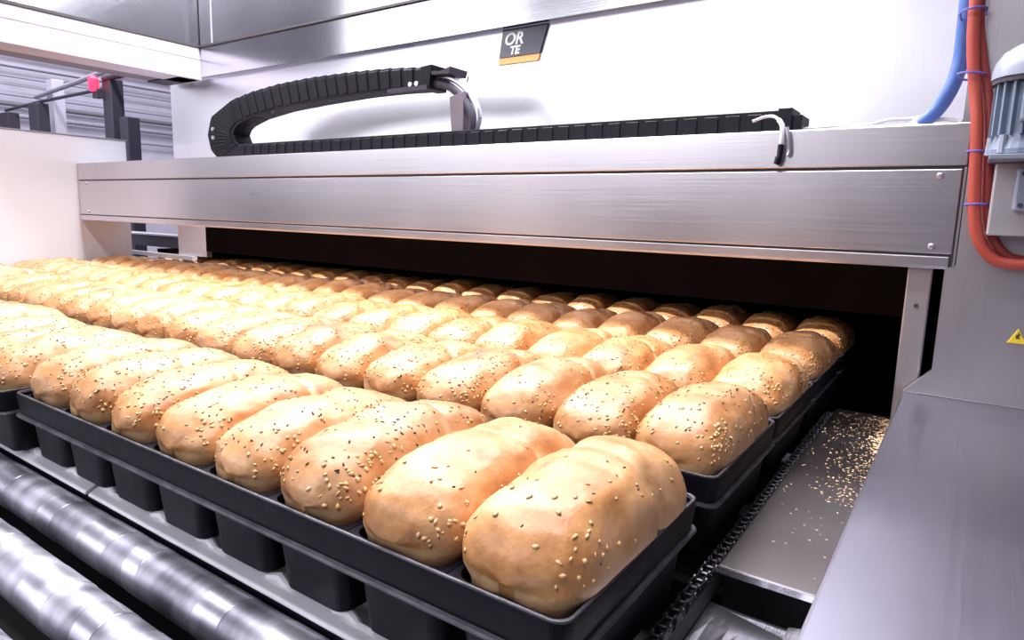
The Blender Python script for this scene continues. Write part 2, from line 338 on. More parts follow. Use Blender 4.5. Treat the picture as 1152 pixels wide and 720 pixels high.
# ---------------------------------------------------------------- right machine panel, side table
PX = -.11
sp = thing('machine_side_panel', (1.2, 4.65, 0), 'tall dull stainless machine panel right of the hood', 'panel')
def spn(m):
    m.prism_y([(-.245, .0), (3.2, .0), (3.2, 5.4), (-.06, 5.4), (-.06, .78), (PX, .76), (PX, .15)], 4.6, 4.68)
one(spn).build('sheet', M['steel_side'], sp)
boxes((-.07, -.01, 4.69, 5.6, .8, 5.4)).build('return_flange', M['steel_side'], sp)
ws = MB()
ws.prism_y([(.225, .366), (.315, .366), (.27, .452)], 4.592, 4.599)
wso = ws.build('warning_sticker', M['yellow'], sp, bevel=.004)
one(lambda m: m.prism_y([(.262, .395), (.282, .395), (.274, .412), (.284, .414), (.268, .437), (.271, .418), (.262, .416)], 4.589, 4.592)).build('sticker_mark', M['gasket'], wso)
tb = thing('steel_side_table', (.9, 2.2, FZ), 'wide smooth stainless steel worktop at the right of the trays', 'table')
boxes((-.245, 3.2, -.8, 4.595, -.03, 0)).build('tabletop', M['steel_table'], tb, bevel=.012)
boxes((-.243, -.2, -.8, 4.595, -.8, -.03)).build('side_apron', M['steel_plate'], tb)
for x in (-.15, 3.0):
    for y in (-.6, 4.3): boxes((x, x+.14, y, y+.14, FZ, -.03)).build('leg', M['steel_side'], tb)
# ---------------------------------------------------------------- crumb channel between trays and table
cp = thing('crumb_plate', (-.45, 3.7, -.34), 'stained steel plate scattered with crumbs between trays and side table', 'plate')
boxes((-.66, -.25, 2.40, 5.1, -.32, -.30)).build('plate_sheet', M['steel_plate'], cp, bevel=.006)
boxes((-.66, -.25, 2.39, 2.405, -.325, -.30)).build('folded_edge', M['steel_bright'], cp)
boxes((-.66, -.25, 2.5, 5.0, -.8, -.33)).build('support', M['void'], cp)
lc = thing('drive_cover', (-.5, 1.7, -.5), 'bright creased steel cover sheet in front of the crumb plate', 'cover')
def cover(m):
    n, mm = 8, 10; vs = []
    for i in range(n+1):
        for j in range(mm+1):
            x = -.66+.28*i/n; y = 1.0+1.34*j/mm
            z = -.42+.03*math.sin(i*.9+j*.5)*(1-j/mm)-.02*(i/n)
            vs.append((x, y, z))
    fs = [(i*(mm+1)+j, (i+1)*(mm+1)+j, (i+1)*(mm+1)+j+1, i*(mm+1)+j+1) for i in range(n) for j in range(mm)]
    m.add(vs, fs)
    m.box(-.66, -.38, 2.325, 2.34, -.50, -.425)
cvo = one(cover).build('cover_sheet', M['steel_bright'], lc, smooth=False)
one(lambda m: m.hexa([(-.375, 1.0, -.5), (-.35, 1.0, -.5), (-.35, 2.34, -.5), (-.375, 2.34, -.5)], [(-.375, 1.0, -.39), (-.33, 1.0, -.38), (-.33, 2.30, -.38), (-.375, 2.30, -.39)])).build('folded_side', M['steel_bright'], lc)
# roller chain beside the trays
def roller_chain(m):
    pitch = .058; n = 70; y0 = .9; x = -.682; z = -.31
    for i in range(n):
        y = y0+i*pitch; out = .019 if i % 2 else .012
        for s in (-1, 1):
            pts = []
            for k in range(12):
                a = 2*math.pi*k/12; dy = pitch/2*.92 if math.cos(a) > 0 else -pitch/2*.92
                pts.append((y+dy+.017*math.cos(a), z+(.020 if abs(math.cos(a)) > .35 else .014)*math.sin(a)))
            xa, xb = x+s*out, x+s*(out+.005)
            vs = [(xa, p, q) for p, q in pts]+[(xb, p, q) for p, q in pts]
            m.add(vs, [tuple(range(11, -1, -1)), tuple(range(12, 24))]+[(k, (k+1) % 12, (k+1) % 12+12, k+12) for k in range(12)])
        m.tube([(x-.026, y+pitch/2, z), (x+.026, y+pitch/2, z)], .009, 8)
tag(one(roller_chain).build('roller_chain', M['chainm']), 'black oily roller chain running beside the right ends of the trays', 'chain')
tag(boxes((-.715, -.662, .9, 5.1, -.42, -.335)).build('chain_guide', M['void']), 'dark rail carrying the roller chain beside the trays', 'rail')
# crumbs: uncountable
rnd = random.Random(5)
def crumbs(m):
    def crumb(x, y, z, r):
        a = rnd.random()*6.28; e = 1+rnd.random()*.9
        dx, dy = math.cos(a), math.sin(a)
        vs = [(x+dx*r*e, y+dy*r*e, z+r*.3), (x-dx*r*e, y-dy*r*e, z+r*.3), (x-dy*r, y+dx*r, z+r*.3), (x+dy*r, y-dx*r, z+r*.3), (x, y, z+r*.9), (x, y, z)]
        m.add(vs, [(0, 2, 4), (2, 1, 4), (1, 3, 4), (3, 0, 4), (2, 0, 5), (1, 2, 5), (3, 1, 5), (0, 3, 5)])
    for i in range(1150):
        y = 2.45+2.6*(rnd.random()**.50)
        c = -.30-.28*max(0, (4.6-y)/3)*rnd.random()
        x = min(-.26, max(-.645, rnd.gauss(c, .05+.05*(y-2.4)/2.6)))
        if rnd.random() < .25: x = rnd.uniform(-.64, -.26)
        if y < 3.3 and rnd.random() < .78: continue
        crumb(x, y, -.30, rnd.uniform(.002, .0065))
    for i in range(260):
        y = rnd.uniform(4.2, 5.0); x = rnd.gauss(-.30, .025)
        if -.64 < x < -.255: crumb(x, y, -.30, rnd.uniform(.005, .011))
cr = one(crumbs).build('bread_crumbs', M['crumb']); tag(cr, 'pale toasted crumbs and seeds scattered on the steel channel plate', 'crumbs'); cr['kind'] = 'stuff'
# ---------------------------------------------------------------- conveyor rollers and guide rail
def roller(y, label, seed):
    t = thing('conveyor_roller', (-3.2, y, -.62), label, 'roller', 'conveyor rollers in front of the trays')
    r0 = .104; rr = random.Random(seed); zc = -.51
    pts = []; rad = []
    x = -7.5
    while x < -.8:
        pts.append((x, y, zc)); rad.append(r0); x += .5+rr.random()*.1
    pts.append((-.8, y, zc)); rad.append(r0)
    one(lambda m: m.tube(pts, rad, 40)).build('roller_tube', M['roller'], t, smooth=True)
    # wrapped tape bands, slightly skewed
    x = -6.8+rr.random()*.2
    while x < -.95:
        w = .09+rr.random()*.16; sk = .03*(rr.random()-.5)*2; mb = MB(); n = 40
        vs = []
        for xx, r in ((x, r0+.0005), (x+.002, r0+.0018), (x+w-.002, r0+.0018), (x+w, r0+.0005)):
            for k in range(n):
                a = 2*math.pi*k/n
                vs.append((xx+sk*math.sin(a+.6), y+r*math.cos(a), zc+r*math.sin(a)))
        fs = [(j*n+k, j*n+(k+1) % n, (j+1)*n+(k+1) % n, (j+1)*n+k) for j in range(3) for k in range(n)]
        mb.add(vs, fs); mb.build('worn_sleeve', M['roller_b'], t, smooth=True)
        x += w+.14+rr.random()*.28
    for xx in (-7.6, -.80): one(lambda m: m.tube([(xx, y, zc), (xx+.1, y, zc)], .04, 16)).build('axle', M['steel_side'], t)
M['roller_b'] = M['roller'].copy(); M['roller_b'].name = 'bare_roller_steel'
for n_ in M['roller_b'].node_tree.nodes:
    if n_.type == 'VALTORGB':
        n_.color_ramp.elements[0].color = (0.42, 0.42, 0.48, 1); n_.color_ramp.elements[1].color = (0.78, 0.78, 0.86, 1)
    if n_.type == 'MAP_RANGE': n_.inputs['To Min'].default_value = .24; n_.inputs['To Max'].default_value = .45
for y, lb, sd in [(1.275, 'scuffed steel conveyor roller directly in front of the pan trays', 3),
                  (.96, 'second scuffed steel conveyor roller out from the pan trays', 11),
                  (.645, 'nearest scuffed steel conveyor roller at the bottom left corner', 23)]:
    roller(y, lb, sd)
gr = thing('guide_rail', (-4, 1.38, -.42), 'pale narrow guide rail with lugs under the front pan row', 'rail')
def grail(m):
    for a, b in [(-7.5, -3.43), (-3.40, -1.05)]: m.hexa([(a, 1.352, -.41), (b, 1.352, -.41), (b, 1.415, -.41), (a, 1.415, -.41)], [(a, 1.352, -.396), (b, 1.352, -.396), (b, 1.41, -.366), (a, 1.41, -.366)])
one(grail).build('rail_bar', M['rail'], gr, bevel=.006)
boxes((-7.5, -1.05, 1.395, 1.415, -.52, -.40)).build('rail_web', M['frame'], gr)
for k in range(14):
    x = -1.60-.4225*k+(.03 if k % 2 else -.02)
    one(lambda m: m.tube([(x-.085, 1.402, -.385), (x-.05, 1.41, -.378), (x, 1.425, -.375), (x+.05, 1.41, -.378), (x+.085, 1.402, -.385)], [.008, .018, .026, .018, .008], 10)).build('lug', M['rail'], gr, smooth=True)
struct(boxes((-11, -.72, .0, 5.6, -1.0, -.95)).build('darkening_slab_1', M['void']))  # dark sheet added below the rollers to keep their gaps black
# ---------------------------------------------------------------- bread pan trays
TW, TD = 3.375, .985
PITCH = TW/8
def ring(m, x0, x1, y0, y1, z, t):   # rectangular ring outline helper: list of 4 corners outer/inner
    return [(x0, y0, z), (x1, y0, z), (x1, y1, z), (x0, y1, z)], [(x0+t, y0+t, z), (x1-t, y0+t, z), (x1-t, y1-t, z), (x0+t, y1-t, z)]
def rounded(x0, x1, y0, y1, r, n=5):
    out = []
    for cx, cy, a0 in ((x1-r, y0+r, -90), (x1-r, y1-r, 0), (x0+r, y1-r, 90), (x0+r, y0+r, 180)):
        for k in range(n+1):
            a = math.radians(a0+90*k/n); out.append((cx+r*math.cos(a), cy+r*math.sin(a)))
    return out
def loft(m, loops, closed_profile=False):
    n = len(loops[0]); vs = [p for lp in loops for p in lp]; fs = []
    L = len(loops)
    for j in range(L if closed_profile else L-1):
        j2 = (j+1) % L
        for k in range(n): fs.append((j*n+k, j*n+(k+1) % n, j2*n+(k+1) % n, j2*n+k))
    m.add(vs, fs)
def rr_loop(hx, hy, z, r, cx=0, cy=0): return [(cx+x, cy+y, z) for x, y in rounded(-hx, hx, -hy, hy, r)]
def tray_rim():
    m = MB(); hx, hy = TW/2, TD/2
    loft(m, [rr_loop(hx-.012, hy-.012, -.115, .045), rr_loop(hx-.002, hy-.002, -.012, .05), rr_loop(hx-.004, hy-.004, -.002, .05),
             rr_loop(hx-.012, hy-.012, .002, .045), rr_loop(hx-.020, hy-.020, -.002, .04), rr_loop(hx-.022, hy-.022, -.115, .038)], True)
    return m
def tray_fold():
    m = MB(); hx, hy = TW/2, TD/2
    loft(m, [rr_loop(hx-.012, hy-.012, -.108, .045), rr_loop(hx+.002, hy+.002, -.110, .05), rr_loop(hx+.006, hy+.006, -.118, .05),
             rr_loop(hx+.002, hy+.002, -.126, .05), rr_loop(hx-.02, hy-.02, -.128, .045)], True)
    return m
def tray_bead():
    m = MB(); hx, hy = TW/2, TD/2
    c = .006; prof = []
    for k in range(8):
        a = 2*math.pi*k/8; d = hx-.012+c*math.cos(a)
        prof.append(rr_loop(hx-.010+c*math.cos(a), hy-.010+c*math.cos(a), .002+c*math.sin(a), .045))
    loft(m, prof, True); return m
def pan_mesh(cx):
    m = MB(); a, b = PITCH/2-.002, TD/2-.03
    loops = [rr_loop(.150, b-.055, -.360, .05, cx), rr_loop(.162, b-.045, -.350, .055, cx), rr_loop(.196, b-.018, -.03, .06, cx), rr_loop(a, b, -.026, .02, cx),
             rr_loop(a, b, -.020, .02, cx), rr_loop(.190, b-.024, -.020, .055, cx), rr_loop(.156, b-.05, -.335, .05, cx)]
    loft(m, loops); n = len(loops[0])
    m.f.append(tuple(range(n-1, -1, -1))); m.mi.append(0)
    m.f.append(tuple(range(6*n, 7*n))); m.mi.append(0)
    return m
rim_o = tray_rim(); fold_o = tray_fold(); bead_o = tray_bead()
def mesh_of(mb, name, mat):
    me = bpy.data.meshes.new(name); me.from_pydata([Vector((p[0]*S, p[1]*S, p[2]*S)) for p in mb.v], [], mb.f); me.materials.append(mat)
    me.update(); me.polygons.foreach_set('use_smooth', [True]*len(me.polygons))
    try: me.set_sharp_from_angle(angle=math.radians(40))
    except Exception: pass
    return me
ME_RIM = mesh_of(rim_o, 'rim', M['pan']); ME_FOLD = mesh_of(fold_o, 'rim_fold', M['pan_edge']); ME_BEAD = mesh_of(bead_o, 'rim_bead', M['pan_edge'])
ME_PAN = mesh_of(pan_mesh(0), 'pan', M['pan'])
ROWY = [1.305, 2.475, 3.465, 4.452, 5.440]
ROWN = ['front', 'second', 'third', 'fourth', 'fifth']
COLN = ['at the right end', 'in the middle', 'at the left end']
COLX = [-.71, -4.12, -7.53]
def child(name, me, parent, loc=(0, 0, 0)):
    o = bpy.data.objects.new(name, me); col.objects.link(o); o.parent = parent; o.location = Vector(loc)*S; return o
def row_y(r, c): return ROWY[r]-(.06 if (r == 0 and c == 1) else 0)
for r in range(5):
    for c in range(3):
        xr = COLX[c]; y0 = row_y(r, c)
        if not any(in_view(xr-TW*k/8, y0+TD*j, 0, 30, 30) for k in range(9) for j in (0, 1)): continue
        t = thing('bread_pan_tray', (xr-TW/2, y0+TD/2, -.36), 'black strapped loaf pan tray in the %s row from the front, %s' % (ROWN[r], COLN[c]), 'baking tray', 'black strapped bread pan trays')
        up = (0, 0, .36)
        child('rim', ME_RIM, t, up); child('rim_fold', ME_FOLD, t, up); child('rim_bead', ME_BEAD, t, up)
        for k in range(8):
            child('pan', ME_PAN, t, (TW/2-PITCH*(k+.5), 0, .36))
# ---------------------------------------------------------------- loaves
def loaf_funcs(seed, pw, H, b, crease_t, cdepth):
    rn = random.Random(seed); off = Vector((rn.random()*50, rn.random()*50, rn.random()*50))
    ph = rn.random()*6; tilt = rn.uniform(-.12, .12)
    def pt(t, a):
        """t in -1..1 along the loaf, a in 0..pi over the dome; returns point, crease amount"""
        s, c = math.sin(a), math.cos(a)
        fw = max(0, 1-abs(t)**(pw*2.4))**(1/2.6); fh = max(0, 1-abs(t)**(pw*.78))**(1/2.2)
        tc = crease_t+.05*math.sin(a*2.2+ph)+tilt*c*.6
        g = math.exp(-((t-tc)/.045)**2)
        flank = .45+.9*abs(c)**1.5*(1.0 if c > 0 else .55)
        dent = 1-cdepth*1.5*g*flank
        lump = 1+.035*math.exp(-((t-tc+.35)/.3)**2)
        x = b*fw*math.copysign(abs(c)**.66, c)*dent*lump
        z = .012+H*fh*(abs(s)**.84)*dent*lump
        y = .462*t*(1-.03*(1-s))
        p = Vector((x, y, z))
        n1 = noise.noise(p*5+off)*.020+noise.noise(p*14+off)*.010+noise.noise(p*38+off)*.0035
        edge = min(1, s*3)
        q = Vector((x, y*.9, z-.02)); ql = q.length or 1
        p = p+q/ql*n1*(.4+.6*edge)
        p.x = max(-.2095, min(.2095, p.x)); p.y = max(-.466, min(.466, p.y))
        cr = math.exp(-((t-tc)/.024)**2)*(.55+.6*abs(c))*(.95+.9*noise.noise(p*20+off*2))
        low = max(0, 1-s*7)*.45
        return p, max(0, min(1, cr+low))
    return pt
def make_loaf(idx, seed, pw, H, b, crease_t, cdepth, ndark, npale):
    pt = loaf_funcs(seed, pw, H, b, crease_t, cdepth)
    NU, NV = 48, 26
    verts = []; cre = []
    for i in range(NU+1):
        u = -1+2*i/NU; t = math.sin(u*math.pi/2)*.9995
        row = [pt(t, math.pi*j/NV) for j in range(NV+1)]
        fw = max(0.02, 1-abs(t)**10)**(1/3)
        def low(z, w, l): return [(Vector((-w*fw, .452*t*l, z)), .3), (Vector((w*fw, .452*t*l, z)), .3)]
        a1 = low(-.02, .184, .985); a2 = low(-.20, .158, .93); a3 = low(-.325, .135, .87)
        ringp = [q for q in row]+[a1[0], a2[0], a3[0], a3[1], a2[1], a1[1]]
        for p, c in ringp: verts.append(p*S); cre.append(c)
    n = NV+1+6; fs = []
    for i in range(NU):
        for k in range(n): fs.append((i*n+k, (i+1)*n+k, (i+1)*n+(k+1) % n, i*n+(k+1) % n))
    fs.append(tuple(range(n))); fs.append(tuple(NU*n+k for k in range(n-1, -1, -1)))
    fs = [tuple(reversed(f)) for f in fs]
    me = bpy.data.meshes.new('bread_loaf'); me.from_pydata(verts, [], fs); me.materials.append(M['bread']); me.update()
    me.polygons.foreach_set('use_smooth', [True]*len(me.polygons))
    at = me.attributes.new('crease', 'FLOAT', 'POINT'); at.data.foreach_set('value', cre)
    # seeds
    rn = random.Random(seed*7+1); sv = []; sf = []; mi = []
    def seed_at(t, a, l, w, h, mat):
        p, _ = pt(t, a); p1, _ = pt(min(.99, t+.02), a); p2, _ = pt(t, min(math.pi, a+.04))
        tu = (p1-p); tv = (p2-p)
        if tu.length < 1e-6 or tv.length < 1e-6: return
        tu.normalize(); nn = tv.cross(tu) 
        if nn.length < 1e-6: return
        nn.normalize()
        if nn.dot(p-Vector((0, p.y*.6, 0))) < 0: nn = -nn
        ang = rn.random()*math.pi; e = tu*math.cos(ang)+nn.cross(tu)*math.sin(ang); g = nn.cross(e)
        o = len(sv); c = p+nn*h*.35
        pts = [c+e*l, c+e*l*.4+g*w, c-e*l*.5+g*w, c-e*l*.9, c-e*l*.5-g*w, c+e*l*.4-g*w]
        sv.extend([q*S for q in pts]); sv.append((c+nn*h)*S); sv.append((c-nn*h)*S)
        for k in range(6):
            sf.append((o+k, o+(k+1) % 6, o+6)); sf.append((o+(k+1) % 6, o+k, o+7)); mi.extend([mat, mat])
    for _ in range(ndark):
        seed_at(rn.uniform(-.9, .9), min(2.9, max(.25, rn.gauss(1.55, .62))), rn.uniform(.006, .011), rn.uniform(.0028, .0042), .0022, 0)
    for _ in range(npale):
        side = rn.random()
        a = rn.uniform(.12, 1.0) if side < .6 else (rn.uniform(2.2, 3.0) if side < .8 else rn.uniform(.9, 2.2))
        seed_at(rn.choice((rn.uniform(-.97, .97), rn.uniform(-.98, -.55))), a, rn.uniform(.006, .014), rn.uniform(.003, .0085), .003, 1)
    ms = bpy.data.meshes.new('seed_topping'); ms.from_pydata(sv, [], sf); ms.materials.append(M['dark_seed']); ms.materials.append(M['pale_seed'])
    ms.polygons.foreach_set('material_index', mi); ms.update(); ms.polygons.foreach_set('use_smooth', [True]*len(ms.polygons))
    return me, ms
#            seed pw   H     b     crease  depth dark pale
SPECS = [(1, 5.0, .228, .207, .22, .055, 14, 60),
         (2, 4.6, .222, .206, .18, .045, 10, 55),
         (3, 4.0, .215, .206, .30, .050, 110, 100),
         (4, 3.6, .212, .205, .15, .050, 80, 70),
         (5, 3.4, .215, .206, .25, .060, 60, 60),
         (6, 3.2, .208, .206, .20, .080, 100, 90),
         (7, 3.4, .218, .207, .28, .070, 25, 50),
         (8, 3.8, .205, .204, .10, .060, 130, 80),
         (9, 3.3, .214, .206, .33, .075, 90, 110)]
LOAF = [make_loaf(i, *s) for i, s in enumerate(SPECS)]
LOOK = ['smooth golden loaf with few seeds', 'plain golden loaf with few seeds', 'thickly seeded golden loaf', 'golden loaf with dark seeds', 'lightly seeded golden loaf',
        'thickly seeded brown loaf', 'smooth brown loaf', 'heavily speckled loaf', 'pale and dark seeded loaf']
ORD = ['first', 'second', 'third', 'fourth', 'fifth', 'sixth', 'seventh', 'eighth', 'ninth', 'tenth', 'eleventh', 'twelfth', 'thirteenth', 'fourteenth', 'fifteenth',
       'sixteenth', 'seventeenth', 'eighteenth', 'nineteenth', 'twentieth', 'twenty-first', 'twenty-second', 'twenty-third', 'twenty-fourth']
rl = random.Random(42)
first_row = [0, 1, 2, 3, 4, 5, 7, 4, 3, 8, 5]
near = {(1, 0): 8, (1, 1): 5, (1, 2): 6, (1, 3): 2, (1, 4): 7, (2, 0): 4, (2, 1): 6, (2, 2): 7}
cnt = 0
for r in range(5):
    for c in range(3):
        for k in range(8):
            i = c*8+k
            x = COLX[c]-PITCH*(k+.5); y = row_y(r, c)+TD/2
            v = first_row[i % 11] if r == 0 else near.get((r, i), rl.choice([2, 3, 4, 5, 6, 7, 8]))
            if not (in_view(x, y, .1, 60, 80) or in_view(x, y-.45, .1, 10, 40) or in_view(x+.2, y+.4, .1, 10, 40)): continue
            me, ms = LOAF[v]
            o = bpy.data.objects.new('bread_loaf', me); col.objects.link(o)
            o.location = W(x, y, 0)
            s = rl.uniform(.95, 1.06); o.scale = (1, rl.uniform(.985, 1.0), s)
            o.rotation_euler = (0, 0, math.radians(rl.uniform(-.8, .8)))
            tag(o, '%s in the %s pan row, %s from the right end' % (LOOK[v], ROWN[r], ORD[i]), 'bread loaf', 'seeded loaves in the pan trays')
            q = bpy.data.objects.new('seed_topping', ms); col.objects.link(q); q.parent = o; q['kind'] = 'stuff'
            cnt += 1
print('loaves', cnt)
# ---------------------------------------------------------------- cable carrier on top of the hood
cc = thing('cable_carrier', (-4.4, 4.85, 1.57), 'black looped cable carrier chain lying on top of the hood', 'cable chain')
YA, YB = 4.75, 4.98
def link_band(m, outer, inner, y0, y1, step=.15, notch=.012):
    # outer/inner: polylines of equal count; one overlapping box per link
    def resample(pl, n):
        d = [0]
        for a, b in zip(pl, pl[1:]): d.append(d[-1]+math.dist(a, b))
        out = []
        for i in range(n+1):
            s = d[-1]*i/n; j = max(k for k in range(len(d)) if d[k] <= s+1e-9); j = min(j, len(pl)-2)
            f = (s-d[j])/(d[j+1]-d[j]) if d[j+1] > d[j] else 0
            out.append((pl[j][0]+(pl[j+1][0]-pl[j][0])*f, pl[j][1]+(pl[j+1][1]-pl[j][1])*f))
        return out
    L = sum(math.dist(a, b) for a, b in zip(outer, outer[1:])); n = max(2, int(L/step))
    O, I = resample(outer, n), resample(inner, n)
    for i in range(n):
        a, b, c, d = O[i], O[i+1], I[i+1], I[i]
        dx, dz = b[0]-a[0], b[1]-a[1]; l = math.hypot(dx, dz) or 1; nx, nz = -dz/l, dx/l
        ox = (a[0]+d[0])/2; oz = (a[1]+d[1])/2
        if (a[0]-ox)*nx+(a[1]-oz)*nz < 0: nx, nz = -nx, -nz
        e = .25
        poly = [(a[0]-dx*.04+nx*0, a[1]-dz*.04), d, c, (b[0]+nx*notch, b[1]+nz*notch)]
        m.prism_y(poly, y0, y1)
        # hinge recess plates on the face
        mx = ((a[0]+b[0]+c[0]+d[0])/4, (a[1]+b[1]+c[1]+d[1])/4)
        pl = [(mx[0]+(p[0]-mx[0])*.72, mx[1]+(p[1]-mx[1])*.80) for p in poly]
        m.prism_y(pl, y0-.012, y0)
so = [(-7.66, 1.585), (-7.80, 1.68), (-7.86, 1.87), (-7.77, 2.08), (-7.36, 2.235)]
ou = [(-7.36, 2.235), (-6.95, 2.30), (-6.45, 2.345), (-5.9, 2.365), (-5.22, 2.36), (-4.73, 2.345), (-4.27, 2.31)]
iu = [(-7.22, 1.96), (-6.95, 2.03), (-6.45, 2.09), (-5.9, 2.12), (-5.22, 2.145), (-4.73, 2.145), (-4.27, 2.13)]
si = [(-7.22, 1.73), (-7.28, 1.77), (-7.33, 1.86), (-7.29, 1.92), (-7.22, 1.96)]
one(lambda m: link_band(m, ou, iu, YA, YB)).build('upper_run', M['black'], cc, bevel=.004, seg=1)
one(lambda m: link_band(m, so, si, YA, YB, .06, .0)).build('bend', M['black'], cc, bevel=.004, seg=1)
lo = MB()
lo.prism_y([(-7.66, 1.572), (-1.14, 1.572), (-1.14, 1.735), (-7.66, 1.735)], YA, YB)
x = -7.2
while x < -1.3:
    lo.box(x, x+.10, YA-.008, YA, 1.60, 1.715); x += .15
lo.build('lower_run', M['black'], cc, bevel=.004, seg=1)
boxes((-1.15, -1.06, YA-.015, YB, 1.572, 1.745), (-1.06, -1.0, YA, YB, 1.60, 1.70)).build('end_bracket', M['black'], cc, bevel=.004)
one(lambda m: m.prism_y([(-4.34, 2.12), (-4.23, 2.12), (-4.20, 2.33), (-4.34, 2.32)], YA-.02, YB)).build('moving_bracket', M['black'], cc, bevel=.004)
one(lambda m: (m.prism_y([(-4.2, 2.24), (-4.0, 2.23), (-3.98, 2.29), (-4.1, 2.26), (-4.2, 2.27)], YA-.02, YB), m.box(-4.75, -4.25, YA-.03, YA-.01, 2.115, 2.155))).build('bracket_plate', M['frame'], cc)
for x, z in [(-7.71, 1.83), (-7.71, 1.93), (-4.46, 2.175), (-4.38, 2.175)]:
    one(lambda m: m.tube([(x, YA-.03, z), (x, YA+.01, z)], .022, 10)).build('bolt', M['silver'], cc)
lp = thing('hose_loop', (-3.95, 4.86, 1.6), 'bundle of black and silver hoses curving down from the carrier chain', 'hose')
h1 = [(-4.3, 4.85, 2.21), (-4.12, 4.85, 2.20), (-3.95, 4.85, 2.11), (-3.82, 4.85, 1.97), (-3.77, 4.85, 1.83), (-3.82, 4.85, 1.66), (-3.86, 4.9, 1.60)]
one(lambda m: m.tube(smooth_path([(p[0]+.03, p[1], p[2]+.02) for p in h1]), .028, 10)).build('silver_hose', M['silver'], lp, smooth=True)
one(lambda m: m.tube(smooth_path([(p[0]-.02, p[1]-.03, p[2]-.03) for p in h1]), .040, 10)).build('black_hose', M['frame'], lp, smooth=True)
one(lambda m: m.hexa([(-3.99, 4.78, 1.58), (-3.87, 4.78, 1.58), (-3.87, 4.9, 1.58), (-3.99, 4.9, 1.58)], [(-4.03, 4.78, 2.04), (-3.86, 4.78, 2.08), (-3.86, 4.9, 2.08), (-4.03, 4.9, 2.04)])).build('upright_strap', M['lilac_dark'], lp, bevel=.01)
for p in [(-3.88, 2.17, .5, .9), (-3.755, 1.84, 1, .1)]:
    one(lambda m: m.tube([(p[0], 4.85, p[1]), (p[0]+.045*p[2], 4.84, p[1]+.045*p[3])], .007, 6)).build('tie_end', M['frame'], lp)
# sensor lead hanging over the hood edge
sn = thing('sensor_lead', (-1.1, 4.58, 1.37), 'short white sensor lead with black plug hooked over the hood edge', 'cable')
one(lambda m: m.tube(smooth_path([(-1.29, 4.66, 1.66), (-1.21, 4.66, 1.685), (-1.14, 4.63, 1.675), (-1.085, 4.59, 1.62), (-1.07, 4.565, 1.55), (-1.07, 4.56, 1.47)]), [.010]*12+[.016]*14, 8)).build('lead', M['white_cable'], sn, smooth=True)
one(lambda m: m.tube([(-1.07, 4.56, 1.50), (-1.072, 4.56, 1.49), (-1.075, 4.56, 1.42), (-1.08, 4.56, 1.41), (-1.09, 4.565, 1.37)], [.010, .019, .019, .023, .020], 12)).build('plug', M['black'], sn, smooth=True)
one(lambda m: m.tube(smooth_path([(-1.05, 4.575, 1.60), (-1.03, 4.57, 1.53), (-1.02, 4.575, 1.45), (-1.03, 4.57, 1.42)]), .012, 8)).build('cable_clip', M['silver'], sn, smooth=True)
# cables along the top of the hood
for dz, dy, mt, lb in [(0.0, 0.0, 'grey_cable', 'thin grey cable lying along the right top of the hood'), (.012, .04, 'white_cable', 'thin white cable running along hood top towards the blue hose')]:
    tag(one(lambda m: m.tube(smooth_path([(-1.05, 4.78+dy, 1.60+dz), (-.9, 4.76+dy, 1.605+dz), (-.74, 4.78+dy, 1.60+dz*2), (-.6, 4.76+dy, 1.61+dz), (-.5, 4.76+dy, 1.62+dz*2), (-.36, 4.78+dy, 1.635+dz), (-.27, 4.8+dy, 1.68+dz)] if mt == 'white_cable' else
        [(-1.05, 4.78, 1.585), (-.9, 4.76, 1.59), (-.74, 4.78, 1.605), (-.5, 4.76, 1.60), (-.34, 4.78, 1.61), (-.22, 4.75, 1.625), (-.12, 4.7, 1.60)]), .011, 8)).build('cable', M[mt], smooth=True), lb, 'cable')
bh = thing('blue_hose', (-.25, 4.72, 1.6), 'thick blue hose rising from the hood top to the upper right', 'hose')
bp_ = [(-.335, 4.75, 1.60), (-.30, 4.75, 1.63), (-.245, 4.74, 1.69), (-.20, 4.72, 1.78), (-.175, 4.72, 1.88), (-.165, 4.72, 2.0), (-.168, 4.7, 2.3), (-.170, 4.7, 2.9)]
one(lambda m: m.tube(smooth_path(bp_), .042, 14)).build('hose', M['blue'], bh, smooth=True)
one(lambda m: m.tube(smooth_path([(p[0]-.030, p[1]+.02, p[2]+.006) for p in bp_]), .010, 8)).build('white_side_tube', M['white_cable'], bh, smooth=True)
one(lambda m: m.tube([(-.37, 4.75, 1.585), (-.335, 4.75, 1.615)], .036, 12)).build('end_sleeve', M['white_cable'], bh)
oh = [(-.128, 4.52, 2.9), (-.125, 4.52, 2.2), (-.105, 4.52, 1.93), (-.075, 4.52, 1.74), (-.045, 4.50, 1.55), (-.022, 4.50, 1.27), (-.005, 4.50, 1.08), (.03, 4.50, .94), (.10, 4.50, .84), (.19, 4.5, .81), (.32, 4.5, .83), (.5, 4.5, .95)]
tag(one(lambda m: m.tube(smooth_path(oh), .030, 14)).build('orange_hose', M['orange'], smooth=True), 'outer orange hose curving down the machine panel beside the hood', 'hose')
tag(one(lambda m: m.tube(smooth_path([(p[0]+.045*min(1, max(0, (2.3-p[2])/.6))+.012, p[1]+.045, p[2]+.02*(1 if p[2] < 1.1 else 0)) for p in oh]), .026, 14)).build('orange_hose', M['red'], smooth=True), 'darker red hose tucked behind the orange hose on the panel', 'hose')
